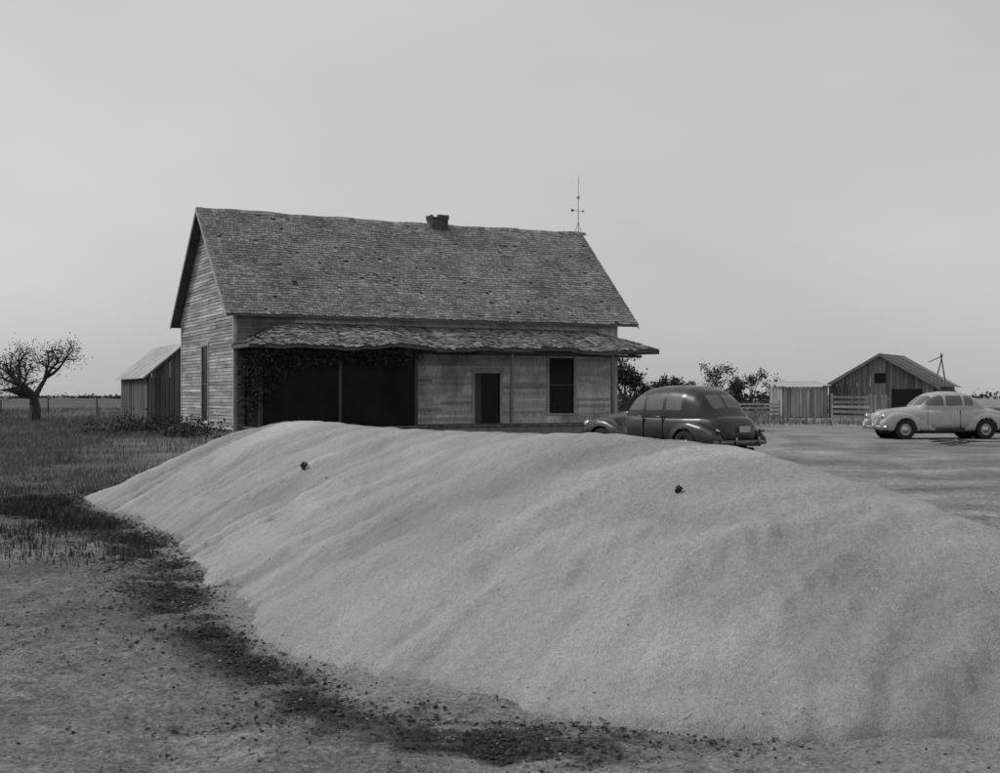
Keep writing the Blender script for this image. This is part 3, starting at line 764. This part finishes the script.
            for i in range(n):
                t=2*math.pi*i/n
                for (r,o) in pr: V.append((wx+r*math.cos(t),s*(.79+o-.015),.345+r*math.sin(t)))
            mi=[]
            for i in range(n):
                for j in range(m-1): f.append((i*m+j,((i+1)%n)*m+j,((i+1)%n)*m+j+1,i*m+j+1)); mi.append(1 if j>=3 else 0)
            mk('wheel_disc',V,f,None,e,smooth=True,mats=[paint,M[chrome]],midx=mi)
        a=Acc(); V=[];f=[]
        for k2,(xx,r) in enumerate(((1.98,.07),(2.08,.11),(2.22,.12),(2.25,.105),(2.27,.06),(2.28,.001))):
            for i in range(20): t=2*math.pi*i/20; V.append((xx,s*.66+r*math.cos(t),.76+r*math.sin(t)))
            if k2:
                for i in range(20): f.append(((k2-1)*20+i,(k2-1)*20+(i+1)%20,k2*20+(i+1)%20,k2*20+i))
        mk('headlight',V,f,M['chrome'],e,smooth=True)
        a.tube((-2.3,s*.70,.70),(-2.40,s*.70,.68),.045,.03,n=12); a.obj('tail_light',M[chrome],e)
        a=Acc(); 
        for xx in (.02,-.62 if not coupe else -.95): a.box(xx-.0,xx+.12,min(s*.835,s*.86),max(s*.835,s*.86),.99,1.015)
        a.obj('door_handle',M['chrome'],e)
        a=Acc()
        for xx in ((.68,-.0,-.66) if not coupe else (.68,-.5)): a.box(xx-.006,xx+.006,min(s*.79,s*(.826 if xx<.5 else .793)),max(s*.79,s*(.826 if xx<.5 else .793)),.36,1.0)
        a.obj('door_seams',M['dark'],e)
    a=Acc(); a.tube((2.2,0,.99),(.95,0,1.13),.012,.01); 
    for i in range(7): 
        z=.50+i*.055; ww=.16+.10*math.sin(i/6*math.pi); a.tube((2.27-.015*i,-ww,z),(2.31-.015*i,0,z),.011,.011); a.tube((2.31-.015*i,0,z),(2.27-.015*i,ww,z),.011,.011)
    a.obj('grille',M['chrome'],e,smooth=True)
    for s,xb in ((1,2.42),(-1,-2.56)):
        a=Acc(); pts=[]
        for i in range(17):
            y=-.86+1.72*i/16; pts.append((xb-s*.22*abs(y/.86)**2.6,y,.43))
        for p,q in zip(pts,pts[1:]):
            n0=len(a.v)
            for pp in (p,q):
                a.v+=[(pp[0]-s*.02,pp[1],.37),(pp[0]+s*.015,pp[1],.39),(pp[0]+s*.02,pp[1],.43),(pp[0]+s*.015,pp[1],.46),(pp[0]-s*.02,pp[1],.48)]
            for j in range(4): a.f.append((n0+j,n0+5+j,n0+6+j,n0+j+1)); a.t.append(.5)
        for y in (-.36,.36): a.tube((xb+s*.03,y,.34),(xb+s*.03,y,.55),.028,.022,n=10)
        for y in (-.4,.4): a.tube((xb-s*.03,y,.42),(xb-s*.35,y,.40),.02,.02)
        a.obj('bumper',M[chrome],e,smooth=True)
    a=Acc(); a.box(-2.50,-2.49,-.17,.17,.66,.80); a.obj('licence_plate',M['plate'],e)
    a=Acc(); a.tube((-2.44,-.03,.86),(-2.50,.03,.86),.02,.02); a.obj('trunk_handle',M[chrome],e)
    a=Acc(); a.box(-2.3,1.9,-.5,.5,.2,.3); a.obj('chassis',M['dark'],e)
    return e
th=math.radians(54)
car('parked_car',(4.06,30.2,0),math.atan2(math.sin(th),-math.cos(th)),M['cardark'],chrome='oldchrome')
car('parked_car',(15.15,43.5,-.02),math.radians(180+8),M['carlight'],coupe=True)

# ---------------------------------------------------------------- light and sky
w=bpy.data.worlds.new('World'); scene.world=w; w.use_nodes=True
nt=w.node_tree; N=nt.nodes; L=nt.links; bg=N['Background']
sky=N.new('ShaderNodeTexSky'); sky.sky_type='NISHITA'; sky.sun_disc=False
sun_el=math.radians(46); az=math.radians(-75)
sky.sun_elevation=sun_el; sky.sun_rotation=az; sky.dust_density=3.; sky.air_density=1.
bw=N.new('ShaderNodeRGBToBW'); L.new(sky.outputs[0],bw.inputs[0])
mx=N.new('ShaderNodeMix'); mx.data_type='FLOAT'; mx.inputs[0].default_value=.62
tc=N.new('ShaderNodeTexCoord'); mp=N.new('ShaderNodeMapping'); mp.inputs['Scale'].default_value=(1,1,2.2); L.new(tc.outputs['Generated'],mp.inputs['Vector'])
cn=N.new('ShaderNodeTexNoise'); cn.inputs['Scale'].default_value=2.2; cn.inputs['Detail'].default_value=4; L.new(mp.outputs['Vector'],cn.inputs['Vector'])
mr=N.new('ShaderNodeMapRange'); mr.inputs['From Min'].default_value=.3; mr.inputs['From Max'].default_value=.7; mr.inputs['To Min'].default_value=6.1; mr.inputs['To Max'].default_value=7.7
L.new(cn.outputs['Fac'],mr.inputs['Value']); L.new(mr.outputs['Result'],mx.inputs[3])
L.new(bw.outputs[0],mx.inputs[2])
L.new(mx.outputs[0],bg.inputs['Color']); bg.inputs['Strength'].default_value=.102
sd_=bpy.data.lights.new('sun','SUN'); sd_.energy=1.4; sd_.angle=math.radians(14); sd_.color=(1,1,1)
so=bpy.data.objects.new('sun',sd_); scene.collection.objects.link(so)
dirv=Vector((math.sin(az)*math.cos(sun_el),math.cos(az)*math.cos(sun_el),math.sin(sun_el)))
so.rotation_euler=dirv.to_track_quat('Z','Y').to_euler(); so.location=(0,0,30)
# ---------------------------------------------------------------- camera
cd=bpy.data.cameras.new('camera'); cd.sensor_width=36; cd.lens=36*F/1000; cd.clip_end=6000; cd.clip_start=.05
co=bpy.data.objects.new('camera',cd); scene.collection.objects.link(co); co.location=(0,0,EYE)
co.rotation_euler=(math.radians(90)+math.atan((HZ-386.5)/F),0,0); scene.camera=co
scene.view_settings.view_transform='Standard'
try: scene.view_settings.look='None'
except: pass
scene.view_settings.exposure=0
